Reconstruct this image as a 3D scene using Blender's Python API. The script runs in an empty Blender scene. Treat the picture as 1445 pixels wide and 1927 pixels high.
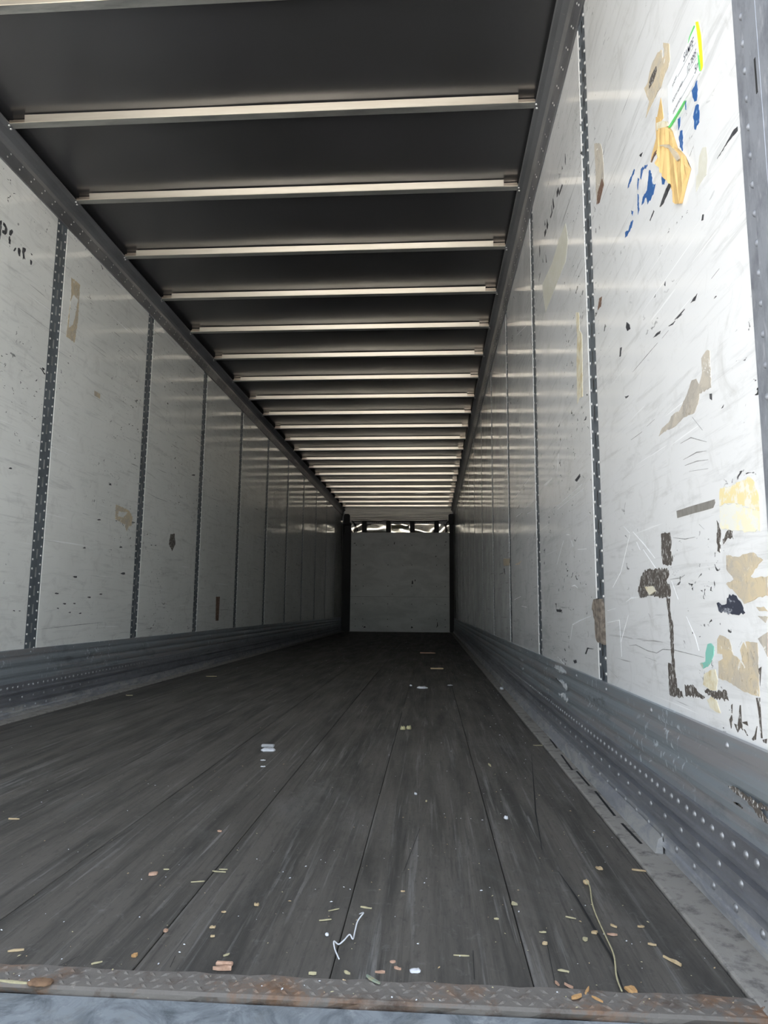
import bpy, bmesh, math, random
from mathutils import Vector, Matrix
random.seed(7)
sc = bpy.context.scene
col = sc.collection

# ------------------------------------------------------------------ camera
F, IW, IH = 1294.2, 1445.0, 1927.0
CAM = Vector((0.7423, 0.0, 0.54))
YAW, PIT, ROL = 0.0681, 0.1380, 0.0087
fw = Vector((-math.sin(YAW)*math.cos(PIT), math.cos(YAW)*math.cos(PIT), math.sin(PIT)))
rt0 = Vector((math.cos(YAW), math.sin(YAW), 0)); up0 = rt0.cross(fw)
rt = rt0*math.cos(ROL)+up0*math.sin(ROL); up = -rt0*math.sin(ROL)+up0*math.cos(ROL)
cd = bpy.data.cameras.new('camera'); co = bpy.data.objects.new('camera', cd); col.objects.link(co)
cd.sensor_fit = 'HORIZONTAL'; cd.sensor_width = 36; cd.lens = 36*F/IW
cd.clip_start = 0.02; cd.clip_end = 500
R = Matrix((rt, up, -fw)).transposed().to_4x4()
co.matrix_world = Matrix.Translation(CAM) @ R
sc.camera = co

# ------------------------------------------------------------------ light
world = bpy.data.worlds.new('world'); sc.world = world; world.use_nodes = True
wn = world.node_tree.nodes; wl = world.node_tree.links
sky = wn.new('ShaderNodeTexSky'); sky.sky_type = 'NISHITA'
sky.sun_disc = False; sky.sun_elevation = math.radians(38); sky.sun_rotation = math.radians(-35)
sky.air_density = 1.2; sky.dust_density = 3.0; sky.ozone_density = 1.0
hs = wn.new('ShaderNodeHueSaturation'); hs.inputs['Saturation'].default_value = .5      # hazy, milky sky
wl.new(sky.outputs[0], hs.inputs['Color']); wl.new(hs.outputs[0], wn['Background'].inputs[0]); wn['Background'].inputs[1].default_value = 0.19
sd = bpy.data.lights.new('sun', 'SUN'); so = bpy.data.objects.new('sun', sd); col.objects.link(so)
sd.energy = 14.0; sd.angle = math.radians(0.6); sd.color = (1, .975, .94)
so.rotation_euler = (math.radians(52), 0, math.radians(-145))   # from the front left of the trailer, high
sc.view_settings.view_transform = 'Standard'; sc.view_settings.look = 'None'
sc.view_settings.exposure = 1.9; sc.view_settings.gamma = 1; sc.view_settings.use_curve_mapping = False

# ------------------------------------------------------------------ helpers
def ray(u, v):
    return fw+rt*((u-IW/2)/F)-up*((v-IH/2)/F)
def at_x(u, v, X): d = ray(u, v); return CAM+d*((X-CAM.x)/d.x)
def at_y(u, v, Y): d = ray(u, v); return CAM+d*((Y-CAM.y)/d.y)
def at_z(u, v, Z=0.0): d = ray(u, v); return CAM+d*((Z-CAM.z)/d.z)

def link(name, me, mat, parent=None, smooth=False):
    o = bpy.data.objects.new(name, me); col.objects.link(o)
    if mat is not None and len(me.materials) == 0: me.materials.append(mat)
    if smooth:
        for p in me.polygons: p.use_smooth = True
    if parent is not None: o.parent = parent
    return o
def from_bm(name, bm, mat, parent=None, smooth=False):
    me = bpy.data.meshes.new(name); bm.to_mesh(me); bm.free()
    return link(name, me, mat, parent, smooth)
def data(name, vs, fs, mat, parent=None, smooth=False):
    me = bpy.data.meshes.new(name); me.from_pydata([tuple(v) for v in vs], [], fs); me.update()
    return link(name, me, mat, parent, smooth)
def tag(o, label, cat, group=None):
    o['label'] = label; o['category'] = cat
    if group: o['group'] = group
    return o
def struct(o, label=None):
    o['kind'] = 'structure'
    if label: o['label'] = label
    return o
def stuff(o):
    o['kind'] = 'stuff'; return o
def add_box(bm, x0, x1, y0, y1, z0, z1):
    v = [bm.verts.new(p) for p in ((x0,y0,z0),(x1,y0,z0),(x1,y1,z0),(x0,y1,z0),(x0,y0,z1),(x1,y0,z1),(x1,y1,z1),(x0,y1,z1))]
    for f in ((3,2,1,0),(4,5,6,7),(0,1,5,4),(1,2,6,5),(2,3,7,6),(3,0,4,7)):
        bm.faces.new([v[i] for i in f])
def boxo(name, x0, x1, y0, y1, z0, z1, mat, parent=None, bev=0.0, seg=1):
    bm = bmesh.new(); add_box(bm, x0, x1, y0, y1, z0, z1)
    if bev: bmesh.ops.bevel(bm, geom=bm.edges[:], offset=bev, segments=seg, affect='EDGES')
    return from_bm(name, bm, mat, parent)
def sweep(name, prof, y0, y1, mat, parent=None, mirror=False, n=1, closed=True, smooth=False, axis='y'):
    """extrude an (x,z) profile along y"""
    vs, fs = [], []; k = len(prof)
    for j in range(n+1):
        y = y0+(y1-y0)*j/n
        for x, z in prof: vs.append((-x if mirror else x, y, z))
    for j in range(n):
        for i in range(k if closed else k-1):
            a, b = j*k+i, j*k+(i+1) % k
            f = (a, b, b+k, a+k); fs.append(f if mirror else f[::-1])
    if closed:
        fs.append(tuple(range(k))); fs.append(tuple(range(n*k+k-1, n*k-1, -1)))
    return data(name, vs, fs, mat, parent, smooth)
def dome(vs, fs, p, nrm, r, h, seg=8):
    nrm = Vector(nrm).normalized(); a = nrm.orthogonal().normalized(); b = nrm.cross(a)
    p = Vector(p); s = len(vs)
    for rr, hh in ((1, 0), (.72, .65)):
        for i in range(seg):
            t = 2*math.pi*i/seg
            vs.append(p+a*(r*rr*math.cos(t))+b*(r*rr*math.sin(t))+nrm*(h*hh))
    vs.append(p+nrm*h)
    for i in range(seg):
        j = (i+1) % seg
        fs.append((s+i, s+j, s+seg+j, s+seg+i)); fs.append((s+seg+i, s+seg+j, s+2*seg))
def rivets(name, pts, nrm, r, h, mat, parent, seg=8):
    vs, fs = [], []
    for p in pts: dome(vs, fs, p, nrm, r, h, seg)
    return stuff(data(name, vs, fs, mat, parent, True))

# ------------------------------------------------------------------ materials
class M:
    def __init__(s, name, color, rough=.5, metal=0.0, spec=.5):
        s.m = bpy.data.materials.new(name); s.m.use_nodes = True
        s.t = s.m.node_tree; s.n = s.t.nodes; s.l = s.t.links; s.p = s.n['Principled BSDF']
        s.col = s.rgb(color); s.rough = None
        s.p.inputs['Roughness'].default_value = rough; s.p.inputs['Metallic'].default_value = metal
        s.p.inputs['Specular IOR Level'].default_value = spec
        s.tc = s.n.new('ShaderNodeTexCoord'); s.link_col(s.col)
    def rgb(s, c):
        r = s.n.new('ShaderNodeRGB'); r.outputs[0].default_value = (*c, 1); return r.outputs[0]
    def link_col(s, o): s.col = o; s.l.new(o, s.p.inputs['Base Color'])
    def coords(s, scale=(1,1,1), rot=(0,0,0), loc=(0,0,0), rnd=False):
        mp = s.n.new('ShaderNodeMapping'); src = s.tc.outputs['Object']
        if rnd:
            oi = s.n.new('ShaderNodeObjectInfo'); mu = s.n.new('ShaderNodeMath'); mu.operation = 'MULTIPLY'; mu.inputs[1].default_value = 37.0
            s.l.new(oi.outputs['Random'], mu.inputs[0]); va = s.n.new('ShaderNodeVectorMath'); va.operation = 'ADD'
            s.l.new(src, va.inputs[0]); s.l.new(mu.outputs[0], va.inputs[1]); src = va.outputs[0]
        s.l.new(src, mp.inputs[0]); mp.inputs['Scale'].default_value = scale
        mp.inputs['Rotation'].default_value = rot; mp.inputs['Location'].default_value = loc
        return mp.outputs[0]
    def noise(s, freq, detail=4, rough=.55, dist=0, **k):
        t = s.n.new('ShaderNodeTexNoise'); t.inputs['Scale'].default_value = freq; t.inputs['Detail'].default_value = detail
        t.inputs['Roughness'].default_value = rough; t.inputs['Distortion'].default_value = dist
        s.l.new(s.coords(**k), t.inputs['Vector']); return t.outputs['Fac']
    def ramp(s, v, a, b, lo=0.0, hi=1.0):
        r = s.n.new('ShaderNodeMapRange'); r.inputs['From Min'].default_value = a; r.inputs['From Max'].default_value = b
        r.inputs['To Min'].default_value = lo; r.inputs['To Max'].default_value = hi
        s.l.new(v, r.inputs['Value']); return r.outputs[0]
    def mul(s, a, b):
        m = s.n.new('ShaderNodeMath'); m.operation = 'MULTIPLY'
        for i, x in enumerate((a, b)):
            if isinstance(x, (int, float)): m.inputs[i].default_value = x
            else: s.l.new(x, m.inputs[i])
        return m.outputs[0]
    def over(s, color, fac):
        mx = s.n.new('ShaderNodeMixRGB'); s.l.new(fac, mx.inputs[0]); s.l.new(s.col, mx.inputs[1])
        mx.inputs[2].default_value = (*color, 1); s.link_col(mx.outputs[0]); return s
    def roughness(s, v): s.l.new(v, s.p.inputs['Roughness']); return s
    def metal(s, v): s.l.new(v, s.p.inputs['Metallic']); return s
    def bump(s, v, strength=.3, dist=.002):
        b = s.n.new('ShaderNodeBump'); b.inputs['Strength'].default_value = strength; b.inputs['Distance'].default_value = dist
        s.l.new(v, b.inputs['Height']); s.l.new(b.outputs[0], s.p.inputs['Normal']); return s

def panel_mat(name, base, angle, streak):
    m = M(name, base, .2)
    m.over((.62, .62, .58), m.ramp(m.noise(1.3, 5), .45, .75, 0, .45))
    # long grubby streaks along the trailer
    m.over((.36, .36, .35), m.ramp(m.noise(2.2, 8, .7, 1.0, scale=(1, 1, streak), rot=(angle*.3, 0, 0)), .55, .74, 0, .45))
    m.over((.45, .44, .42), m.ramp(m.noise(26, 6, .7, .5, scale=(1, .12, 1.6), rot=(angle*.2, 0, 0)), .55, .75, 0, .45))
    m.over((.5, .49, .46), m.ramp(m.noise(7, 7, .7, 1.2, loc=(2, 2, 9)), .54, .72, 0, .4))
    # dark scuffs
    mask = m.ramp(m.noise(2.0, 2, loc=(3, 1, 7)), .48, .60)
    fl = m.ramp(m.noise(38, 3, .6, 1.2, scale=(1, .55, 1.0), rot=(angle, 0, 0)), .655, .685)
    m.over((.05, .05, .05), m.mul(mask, fl))
    # pale and dark hairline scratches running slantwise
    ms = m.ramp(m.noise(1.1, 2, loc=(8, 2, 1)), .45, .6)
    a1 = m.noise(9, 3, .5, .3, scale=(1, .16, 9), rot=(angle, 0, 0))
    m.over((.95, .95, .94), m.mul(m.ramp(a1, .675, .70), ms))
    a2 = m.noise(11, 3, .5, .4, scale=(1, .2, 8), rot=(angle*1.25, 0, 0), loc=(5, 5, 5))
    m.over((.22, .21, .2), m.mul(m.ramp(a2, .665, .69), m.ramp(m.noise(.9, 2, loc=(1, 9, 4)), .48, .6, 0, .7)))
    m.roughness(m.ramp(m.noise(5, 4), .3, .7, .06, .20))
    m.bump(m.noise(1.2, 1), .05, .01)
    return m.m
MAT = {}
MAT['panel_r'] = panel_mat('white_liner_right', (.83, .83, .82), -.75, 7)
MAT['panel_l'] = panel_mat('white_liner_left', (.83, .83, .79), .35, 10)
m = M('logistics_post_steel', (.25, .285, .315), .42, .6)
m.over((.15, .165, .18), m.ramp(m.noise(14, 5, rnd=True, scale=(1, 1, .3)), .45, .7, 0, .7)); MAT['post'] = m.m
m = M('post_slot_back', (.66, .67, .66), .5, .0); m.over((.35, .35, .35), m.ramp(m.noise(9, 3), .4, .6)); MAT['slot'] = m.m
m = M('rivet_metal', (.85, .84, .82), .35, .7); m.over((.55, .55, .55), m.ramp(m.noise(40), .5, .7)); MAT['rivet'] = m.m
m = M('base_rail_rivet', (.50, .51, .53), .42, .75); m.over((.3, .3, .31), m.ramp(m.noise(40), .5, .7)); MAT['rivet2'] = m.m
m = M('galvanised_scuff', (.42, .465, .495), .40, .6)
m.over((.45, .43, .43), m.ramp(m.noise(5, 4, scale=(1, .3, 6)), .48, .62, 0, .8))
m.over((.22, .24, .26), m.ramp(m.noise(9, 6, .7, scale=(1, .4, 1.2)), .56, .72, 0, .8))
m.over((.85, .90, .94), m.mul(m.ramp(m.noise(70, 3, .6, scale=(1, .8, .35)), .60, .66), m.ramp(m.noise(3, 3), .48, .6)))
m.over((.07, .06, .055), m.ramp(m.noise(4, 6, .7, 1, loc=(4, 4, 2), scale=(1, .5, 2)), .66, .74, 0, .9)); MAT['scuff'] = m.m
m = M('base_rail_aluminium', (.40, .41, .44), .42, .7)
m.over((.22, .22, .23), m.ramp(m.noise(6, 6, .7, scale=(1, .5, 2)), .45, .7, 0, .8))
m.over((.55, .55, .55), m.ramp(m.noise(45, 4, .7, scale=(1, .2, 1)), .62, .72, 0, .6)); 
sx_ = m.n.new('ShaderNodeSeparateXYZ'); m.l.new(m.tc.outputs['Object'], sx_.inputs[0])
m.over((.58, .57, .54), m.mul(m.ramp(sx_.outputs['Z'], .066, .036), m.ramp(m.noise(14, 6, .7, .6, scale=(1, .5, 1.5)), .44, .60, 0, .85)))   # dust caked along the foot
m.metal(m.ramp(sx_.outputs['Z'], .030, .075, .35, .7)); MAT['rail'] = m.m
m = M('top_rail_aluminium', (.27, .275, .29), .45, .7)
m.over((.18, .18, .19), m.ramp(m.noise(4, 5, scale=(1, .4, 1)), .4, .7))
m.over((.5, .48, .42), m.ramp(m.noise(160, 2, .5), .70, .74, 0, .6)); MAT['toprail'] = m.m
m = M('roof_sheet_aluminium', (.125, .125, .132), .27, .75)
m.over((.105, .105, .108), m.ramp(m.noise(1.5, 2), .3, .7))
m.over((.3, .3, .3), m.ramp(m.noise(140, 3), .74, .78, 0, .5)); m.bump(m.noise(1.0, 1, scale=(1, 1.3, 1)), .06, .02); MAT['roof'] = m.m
m = M('roof_bow_aluminium', (.95, .87, .73), .31, .78)
m.over((.82, .73, .59), m.ramp(m.noise(5, 6, .7, scale=(.3, 2, 4), rnd=True), .4, .7)); MAT['bow'] = m.m
m = M('bow_end_metal', (.95, .82, .66), .28, .9); m.over((.7, .58, .45), m.ramp(m.noise(9, 4, rnd=True), .45, .7)); MAT['lip'] = m.m
m = M('roof_bow_flange', (.52, .52, .49), .4, .85)
m.over((.3, .3, .29), m.ramp(m.noise(7, 6, .7, scale=(.4, 2, 4), rnd=True), .45, .7)); MAT['bowdark'] = m.m
m = M('worn_floor_boards', (.130, .118, .101), .62, 0, .3)
m.over((.062, .058, .051), m.ramp(m.noise(16, 8, .7, .4, scale=(1, .07, 1), rnd=True), .42, .62, 0, .9))
m.over((.26, .25, .23), m.ramp(m.noise(60, 6, .65, .3, scale=(1, .03, 1), rnd=True), .56, .72, 0, .7))
m.over((.05, .047, .042), m.ramp(m.noise(90, 5, .65, .2, scale=(1, .025, 1), loc=(1, 1, 1), rnd=True), .56, .70, 0, .7))
m.over((.21, .205, .19), m.ramp(m.noise(3.2, 7, .7, .7, scale=(1, .5, 1)), .55, .78, 0, .45))
m.over((.035, .034, .031), m.ramp(m.noise(5, 6, .7, 1.5, loc=(2, 8, 1), scale=(1, .3, 1)), .64, .74, 0, .8))
m.over((.28, .27, .25), m.ramp(m.noise(30, 4, .5, .2, scale=(2.4, .05, 1), rot=(0, 0, .22)), .69, .72, 0, .55))
m.over((.06, .056, .05), m.ramp(m.noise(110, 6, .7, .3, scale=(1, .3, 1)), .54, .68, 0, .55))
m.over((.22, .21, .195), m.ramp(m.noise(75, 6, .7, .6, scale=(.5, .5, 1), loc=(5, 1, 1)), .60, .72, 0, .5))
m.over((.26, .25, .24), m.ramp(m.noise(230, 2, .5), .735, .77, 0, .7))
m.roughness(m.ramp(m.noise(9, 5, scale=(1, .2, 1)), .3, .7, .5, .75))
m.bump(m.noise(40, 8, .7, .3, scale=(1, .06, 1), rnd=True), .35, .004); MAT['wood'] = m.m
m = M('floor_edge_steel', (.37, .345, .305), .7, 0)
m.over((.09, .085, .08), m.ramp(m.noise(20, 7, .75), .50, .68, 0, .9))
m.over((.48, .46, .43), m.ramp(m.noise(8, 6, .7, scale=(1, .4, 1)), .58, .75, 0, .6)); m.bump(m.noise(60, 5), .3, .002); MAT['edge'] = m.m
m = M('rusty_tread_plate', (.22, .20, .175), .7, .3)
m.over((.30, .145, .06), m.ramp(m.noise(5, 7, .7, .6, scale=(1, 1.2, 1)), .50, .64, 0, .85))
m.over((.10, .06, .04), m.ramp(m.noise(22, 6, .7), .52, .70, 0, .8))
m.over((.42, .38, .32), m.ramp(m.noise(70, 4, .6), .64, .72, 0, .7)); m.bump(m.noise(50, 6), .6, .004); MAT['rust'] = m.m
m = M('galvanised_sill', (.34, .37, .39), .6, .3)
m.over((.14, .16, .17), m.ramp(m.noise(14, 7, .75, .8), .42, .64, 0, .95))
m.over((.25, .24, .19), m.ramp(m.noise(6, 5, .7, loc=(3, 3, 3)), .54, .7, 0, .6))
m.over((.55, .57, .58), m.ramp(m.noise(24, 6, .7), .60, .74, 0, .7)); MAT['sill'] = m.m
m = M('galvanised_corner_post', (.40, .42, .46), .5, .55)
m.over((.22, .23, .26), m.ramp(m.noise(26, 6, .7, scale=(1, 1, .5)), .45, .7, 0, .8))
m.over((.62, .63, .66), m.ramp(m.noise(60, 3, .6, scale=(1, 1, .3), rot=(.7, 0, 0)), .60, .7, 0, .5)); m.bump(m.noise(60, 4), .2, .002); MAT['frame'] = m.m
m = M('scuffed_plywood_liner', (.80, .81, .79), .35)
m.over((.55, .56, .54), m.ramp(m.noise(2.2, 7, .65, .5, scale=(.8, 1, 1.8)), .42, .7, 0, .75))
m.over((.10, .10, .10), m.ramp(m.noise(16, 5, .7, 1, scale=(1, 1, 1.6)), .66, .72, 0, .8))
m.over((.75, .76, .75), m.ramp(m.noise(10, 5, .7, .5, loc=(3, 3, 3)), .66, .74, 0, .6)); MAT['ply'] = m.m
m = M('crinkled_aluminium', (.90, .84, .72), .12, 1.0); m.over((.8, .74, .62), m.noise(6)); MAT['foil'] = m.m
m = M('black_stud', (.012, .012, .013), .6); m.over((.03, .03, .03), m.noise(20)); MAT['black'] = m.m
m = M('dark_corner_post', (.08, .08, .083), .75, 0, .2); m.over((.06, .06, .06), m.noise(8)); MAT['cpost'] = m.m
m = M('header_rail', (.85, .80, .70), .4, .5); m.over((.5, .46, .40), m.ramp(m.noise(6, 4, scale=(.3, 1, 6)), .4, .7)); MAT['header'] = m.m
m = M('white_header_strip', (.62, .62, .60), .5); m.over((.3, .3, .29), m.ramp(m.noise(30, 4), .55, .7)); MAT['hwhite'] = m.m
m = M('outer_skin', (.7, .7, .7), .4); m.over((.6, .6, .6), m.noise(2)); MAT['skin'] = m.m
m = M('concrete_yard', (.42, .415, .40), .85); m.over((.30, .295, .285), m.ramp(m.noise(.6, 7, .65), .4, .7)); MAT['yard'] = m.m
def simple(key, c, rough=.6, c2=None, sc_=30, metal=0, lo=.45, hi=.65, amt=.8, **k):
    m = M(key, c, rough, metal)
    m.over(c2 if c2 else tuple(x*.6 for x in c), m.ramp(m.noise(sc_, 5, .65, **k), lo, hi, 0, amt)); MAT[key] = m.m
for key_, ca, cb_ in (('tan_paper', (.60, .50, .34), (.44, .40, .34)), ('grey_paper', (.52, .47, .39), (.36, .33, .29))):
    m = M(key_, ca, .8)
    m.over(cb_, m.ramp(m.noise(16, 6, .7, .8), .42, .62, 0, .9))                                   # grey dirt
    m.over((.24, .20, .15), m.ramp(m.noise(90, 5, .7, 1.0, scale=(1, 1, .5)), .58, .68, 0, .7))     # fine creases
    m.over((.78, .77, .73), m.ramp(m.noise(24, 6, .7, 1.2, loc=(4, 1, 2)), .60, .65, 0, .8)); MAT[key_] = m.m   # rubbed through
simple('kraft_paper', (.70, .48, .20), .6, (.55, .36, .14), 25)
simple('pale_film', (.66, .64, .54), .45, (.74, .73, .66), 20)
simple('cream_tape', (.75, .70, .55), .6, (.55, .43, .20), 22)
simple('yellow_sticker', (.82, .70, .38), .6, (.82, .80, .74), 34, lo=.50, hi=.57)
simple('pale_yellow_sticker', (.84, .79, .58), .6, (.78, .78, .74), 30, lo=.47, hi=.55)
simple('grime', (.085, .072, .06), .8, (.68, .67, .64), 150, lo=.56, hi=.62, amt=.95, scale=(1, 1.4, .5))
simple('grey_tape', (.27, .255, .23), .6, (.17, .16, .14), 30, scale=(1, 4, 1))
simple('black_mark', (.035, .035, .04), .6, (.12, .12, .12), 60)
simple('blue_paint', (.035, .12, .33), .5, (.30, .42, .58), 80, lo=.60, hi=.68, amt=.9)
simple('navy_ink', (.045, .05, .07), .5, (.40, .42, .46), 60, lo=.56, hi=.64, amt=.85, scale=(1, .5, 1.3))
simple('brown_rust', (.16, .095, .065), .8, (.55, .48, .42), 70, lo=.58, hi=.66)
simple('scratch_white', (.93, .94, .94), .4, (.8, .8, .8), 50)
simple('scratch_grey', (.25, .245, .24), .5, (.5, .5, .5), 60)
simple('teal_film', (.25, .58, .48), .4, (.55, .50, .40), 24, lo=.5, hi=.55)
simple('label_white', (.86, .88, .87), .5, (.80, .82, .82), 12)
simple('neon_yellow', (.85, .80, .02), .5, (.75, .75, .05), 30)
simple('neon_green', (.12, .62, .16), .5, (.2, .6, .2), 30)
simple('ink', (.03, .03, .05), .6, (.06, .06, .09), 40)
simple('pale_wood', (.60, .46, .27), .7, (.42, .29, .15), 90, scale=(1, .3, 1))
simple('pink_wood', (.58, .37, .26), .7, (.42, .25, .16), 90, scale=(1, .3, 1))
simple('orange_wood', (.56, .33, .14), .7, (.40, .21, .08), 90, scale=(1, .3, 1))
simple('straw', (.56, .50, .30), .7, (.36, .32, .2), 60)
simple('white_plastic', (.85, .86, .88), .35, (.6, .61, .63), 25)
simple('grey_foam', (.42, .42, .42), .8, (.55, .55, .55), 40)
simple('yellow_foam', (.55, .50, .28), .9, (.36, .33, .18), 60)
simple('leaf_green', (.26, .31, .24), .6, (.55, .40, .15), 30)
simple('tar', (.02, .02, .02), .8)
simple('rust_flake', (.25, .15, .085), .9, (.13, .075, .045), 60)
simple('caulk', (.25, .21, .17), .9, (.09, .075, .06), 55, lo=.42, hi=.6)
simple('chalk', (.62, .64, .65), .8, (.4, .42, .43), 60)

# ------------------------------------------------------------------ constants of the trailer
XP, XS, XO = 1.2750, 1.2772, 1.315          # panel face, post face, outer skin
ZB, ZR, ZROOF = 0.318, 2.622, 2.789       # panel foot, panel head, roof sheet
Y0, Y1 = 1.112, 15.62                     # rear end of the liner, front board
PITCH = 1.2192

# ------------------------------------------------------------------ yard behind the trailer
struct(boxo('ground_yard', -60, 60, -80, 40, -1.35, -1.25, MAT['yard']), 'pale concrete yard behind the trailer')

# ------------------------------------------------------------------ floor
sub = struct(boxo('floor', -1.30, 1.30, 1.03, 15.72, -.10, -.022, MAT['tar']), 'dark worn wooden trailer floor of long boards')
edges_x = [-1.188+.297*i for i in range(9)]
for i in range(8):
    bm = bmesh.new(); add_box(bm, edges_x[i]+.0009, edges_x[i+1]-.0009, 1.081+random.uniform(0, .002), 15.60, -.022, random.uniform(-.0012, .0004))
    bmesh.ops.bevel(bm, geom=bm.edges[:], offset=.0012, segments=1, affect='EDGES')
    from_bm('floor_board', bm, MAT['wood'], sub)
# dark cracks running along single boards
cr = [((1050,1640),(1085,1690),(1150,1800),(1176,1872)),((1000,1420),(1008,1530),(1020,1600)),((1030,1780),(1044,1850)),
      ((890,1790),(893,1845)),((790,1560),(760,1640)),((250,1560),(150,1620)),((330,1800),(320,1822)),((150,1800),(105,1822))]
for c in cr:
    vs, fs = [], []
    for k, (u, v) in enumerate(c):
        p = at_z(u, v); w = .0016 if 0 < k < len(c)-1 else .0005
        vs += [(p.x-w, p.y, .0012), (p.x+w, p.y, .0012)]
    fs = [(2*k, 2*k+1, 2*k+3, 2*k+2) for k in range(len(c)-1)]
    data('board_crack', vs, fs, MAT['tar'], sub)
for s in (-1, 1):   # steel strips along both sides of the boards
    o = sweep('edge_strip', [(1.191, -.02), (1.191, .0015), (1.196, .003), (1.262, .003), (1.262, -.02)], 1.03, 15.60, MAT['edge'], sub, s < 0)
# slots in the right-hand strip
for (a, b) in (((1056,1422),(1077,1451)), ((1085,1453),(1109,1481)), ((1120,1491),(1157,1538)), ((1170,1552),(1207,1591)), ((1035,1392),(1048,1410))):
    p, q = at_z(*a), at_z(*b); w = .0035
    data('strip_slot', [(p.x-w, p.y, .0036), (p.x+w, p.y, .0036), (q.x+w, q.y, .0036), (q.x-w, q.y, .0036)], [(3, 2, 1, 0)], MAT['tar'], sub)
# tread plate at the rear edge with raised lugs
tp = struct(data('trim_1', *(lambda n: (
    [(-1.262+2.524*i/n, y+(random.uniform(-.003, .003) if k in (0, 3) else 0), z) for i in range(n+1) for k, (y, z) in enumerate(((1.029, -.010), (1.027, -.001), (1.032, .002), (1.083, .002)))],
    [(i*4+k, i*4+4+k, i*4+5+k, i*4+1+k) for i in range(n) for k in range(3)]))(90), MAT['rust']), 'rusty steel tread plate along the rear edge of the floor')
vs, fs = [], []
for i in range(124):
    for r_ in range(3):
        cx = -1.25+.0203*i+(.010 if r_ % 2 else 0); cy = 1.041+.016*r_
        a = .7 if (i+r_) % 2 else -.7; L, w, h = .0085, .0032, .0022
        dx, dy = math.cos(a), math.sin(a); s = len(vs)
        vs += [(cx-dx*L, cy-dy*L, .002), (cx+dy*w, cy-dx*w, .002), (cx+dx*L, cy+dy*L, .002), (cx-dy*w, cy+dx*w, .002), (cx, cy, .002+h)]
        fs += [(s, s+1, s+4), (s+1, s+2, s+4), (s+2, s+3, s+4), (s+3, s, s+4)]
stuff(data('tread_lugs', vs, fs, MAT['rust'], tp))
# rust flakes and splintered sill edge
vs, fs = [], []
sill = struct(boxo('trim_2', -1.26, 1.26, .72, 1.028, -.30, -.006, MAT['sill'], None, .006, 2), 'weathered galvanised rear sill below the floor edge')

# ------------------------------------------------------------------ side walls
def wall(side):
    s = 1 if side == 'right' else -1
    mp = MAT['panel_r'] if s > 0 else MAT['panel_l']
    W = struct(boxo('wall_'+side, min(s*1.292, s*XO), max(s*1.292, s*XO), 1.0, 15.78, -.10, 2.86, MAT['skin']),
               'white lined %s-hand side wall of the trailer' % side)
    py = [2.2201+PITCH*k for k in range(11)] if s > 0 else [3.4075+PITCH*k for k in range(-1, 10)]
    hw = .050
    es = [Y0-.002]+[y for p in py for y in (p-hw, p+hw)]+[15.60]
    panels, posts = [], []
    for i in range(0, len(es), 2):
        bm = bmesh.new(); add_box(bm, min(s*XP, s*1.292), max(s*XP, s*1.292), es[i]+.0015, es[i+1]-.0015, ZB-.03, ZR+.03)
        bmesh.ops.bevel(bm, geom=bm.edges[:], offset=.0012, segments=2, affect='EDGES')
        panels.append(from_bm('wall_panel', bm, mp, W))
    # one slotted post, copied
    vs, fs = [], []
    z0, z1 = ZB-.03, ZR+.03
    def q(y0, y1, za, zb_, x=0.0, m=0):
        n = len(vs); vs.extend([(-s*x, y0, za), (-s*x, y1, za), (-s*x, y1, zb_), (-s*x, y0, zb_)])
        fs.append((n, n+1, n+2, n+3) if s < 0 else (n+3, n+2, n+1, n)); ml.append(m)
    ml = []; sw, sl, pt = .0065, .050, .094
    q(-.049, -sw, z0, z1); q(sw, .049, z0, z1)
    zc = z0; k = 0; slots = []
    while zc+pt < z1:
        slots.append((zc+.015, zc+.015+sl)); zc += pt
    last = z0
    for a, b in slots: q(-sw, sw, last, a); last = b
    q(-sw, sw, last, z1); q(-.049, .049, z0, z1, -.006, 1)
    me = bpy.data.meshes.new('logistics_post'); me.from_pydata(vs, [], fs); me.materials.append(MAT['post']); me.materials.append(MAT['slot'])
    for p, mi in zip(me.polygons, ml): p.material_index = mi
    rv, rf = [], []
    for i in range(int((z1-z0)/.047)):
        for yy, dz in ((-.035, .0), (.035, .0235)):
            dome(rv, rf, (0, yy, z0+.01+.047*i+dz), (-s, 0, 0), .0065, .0045, 6)
    rme = bpy.data.meshes.new('post_rivets'); rme.from_pydata(rv, [], rf); rme.materials.append(MAT['rivet'])
    for p in rme.polygons: p.use_smooth = True
    for y in py:
        o = bpy.data.objects.new('logistics_post', me); col.objects.link(o); o.parent = W; o.location = (s*XS, y, 0)
        r_ = bpy.data.objects.new('post_rivets', rme); col.objects.link(r_); r_.parent = o; r_['kind'] = 'stuff'
        posts.append(o)
    return W, panels, posts
wall_r, pan_r, post_r = wall('right')
wall_l, pan_l, post_l = wall('left')

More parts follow.
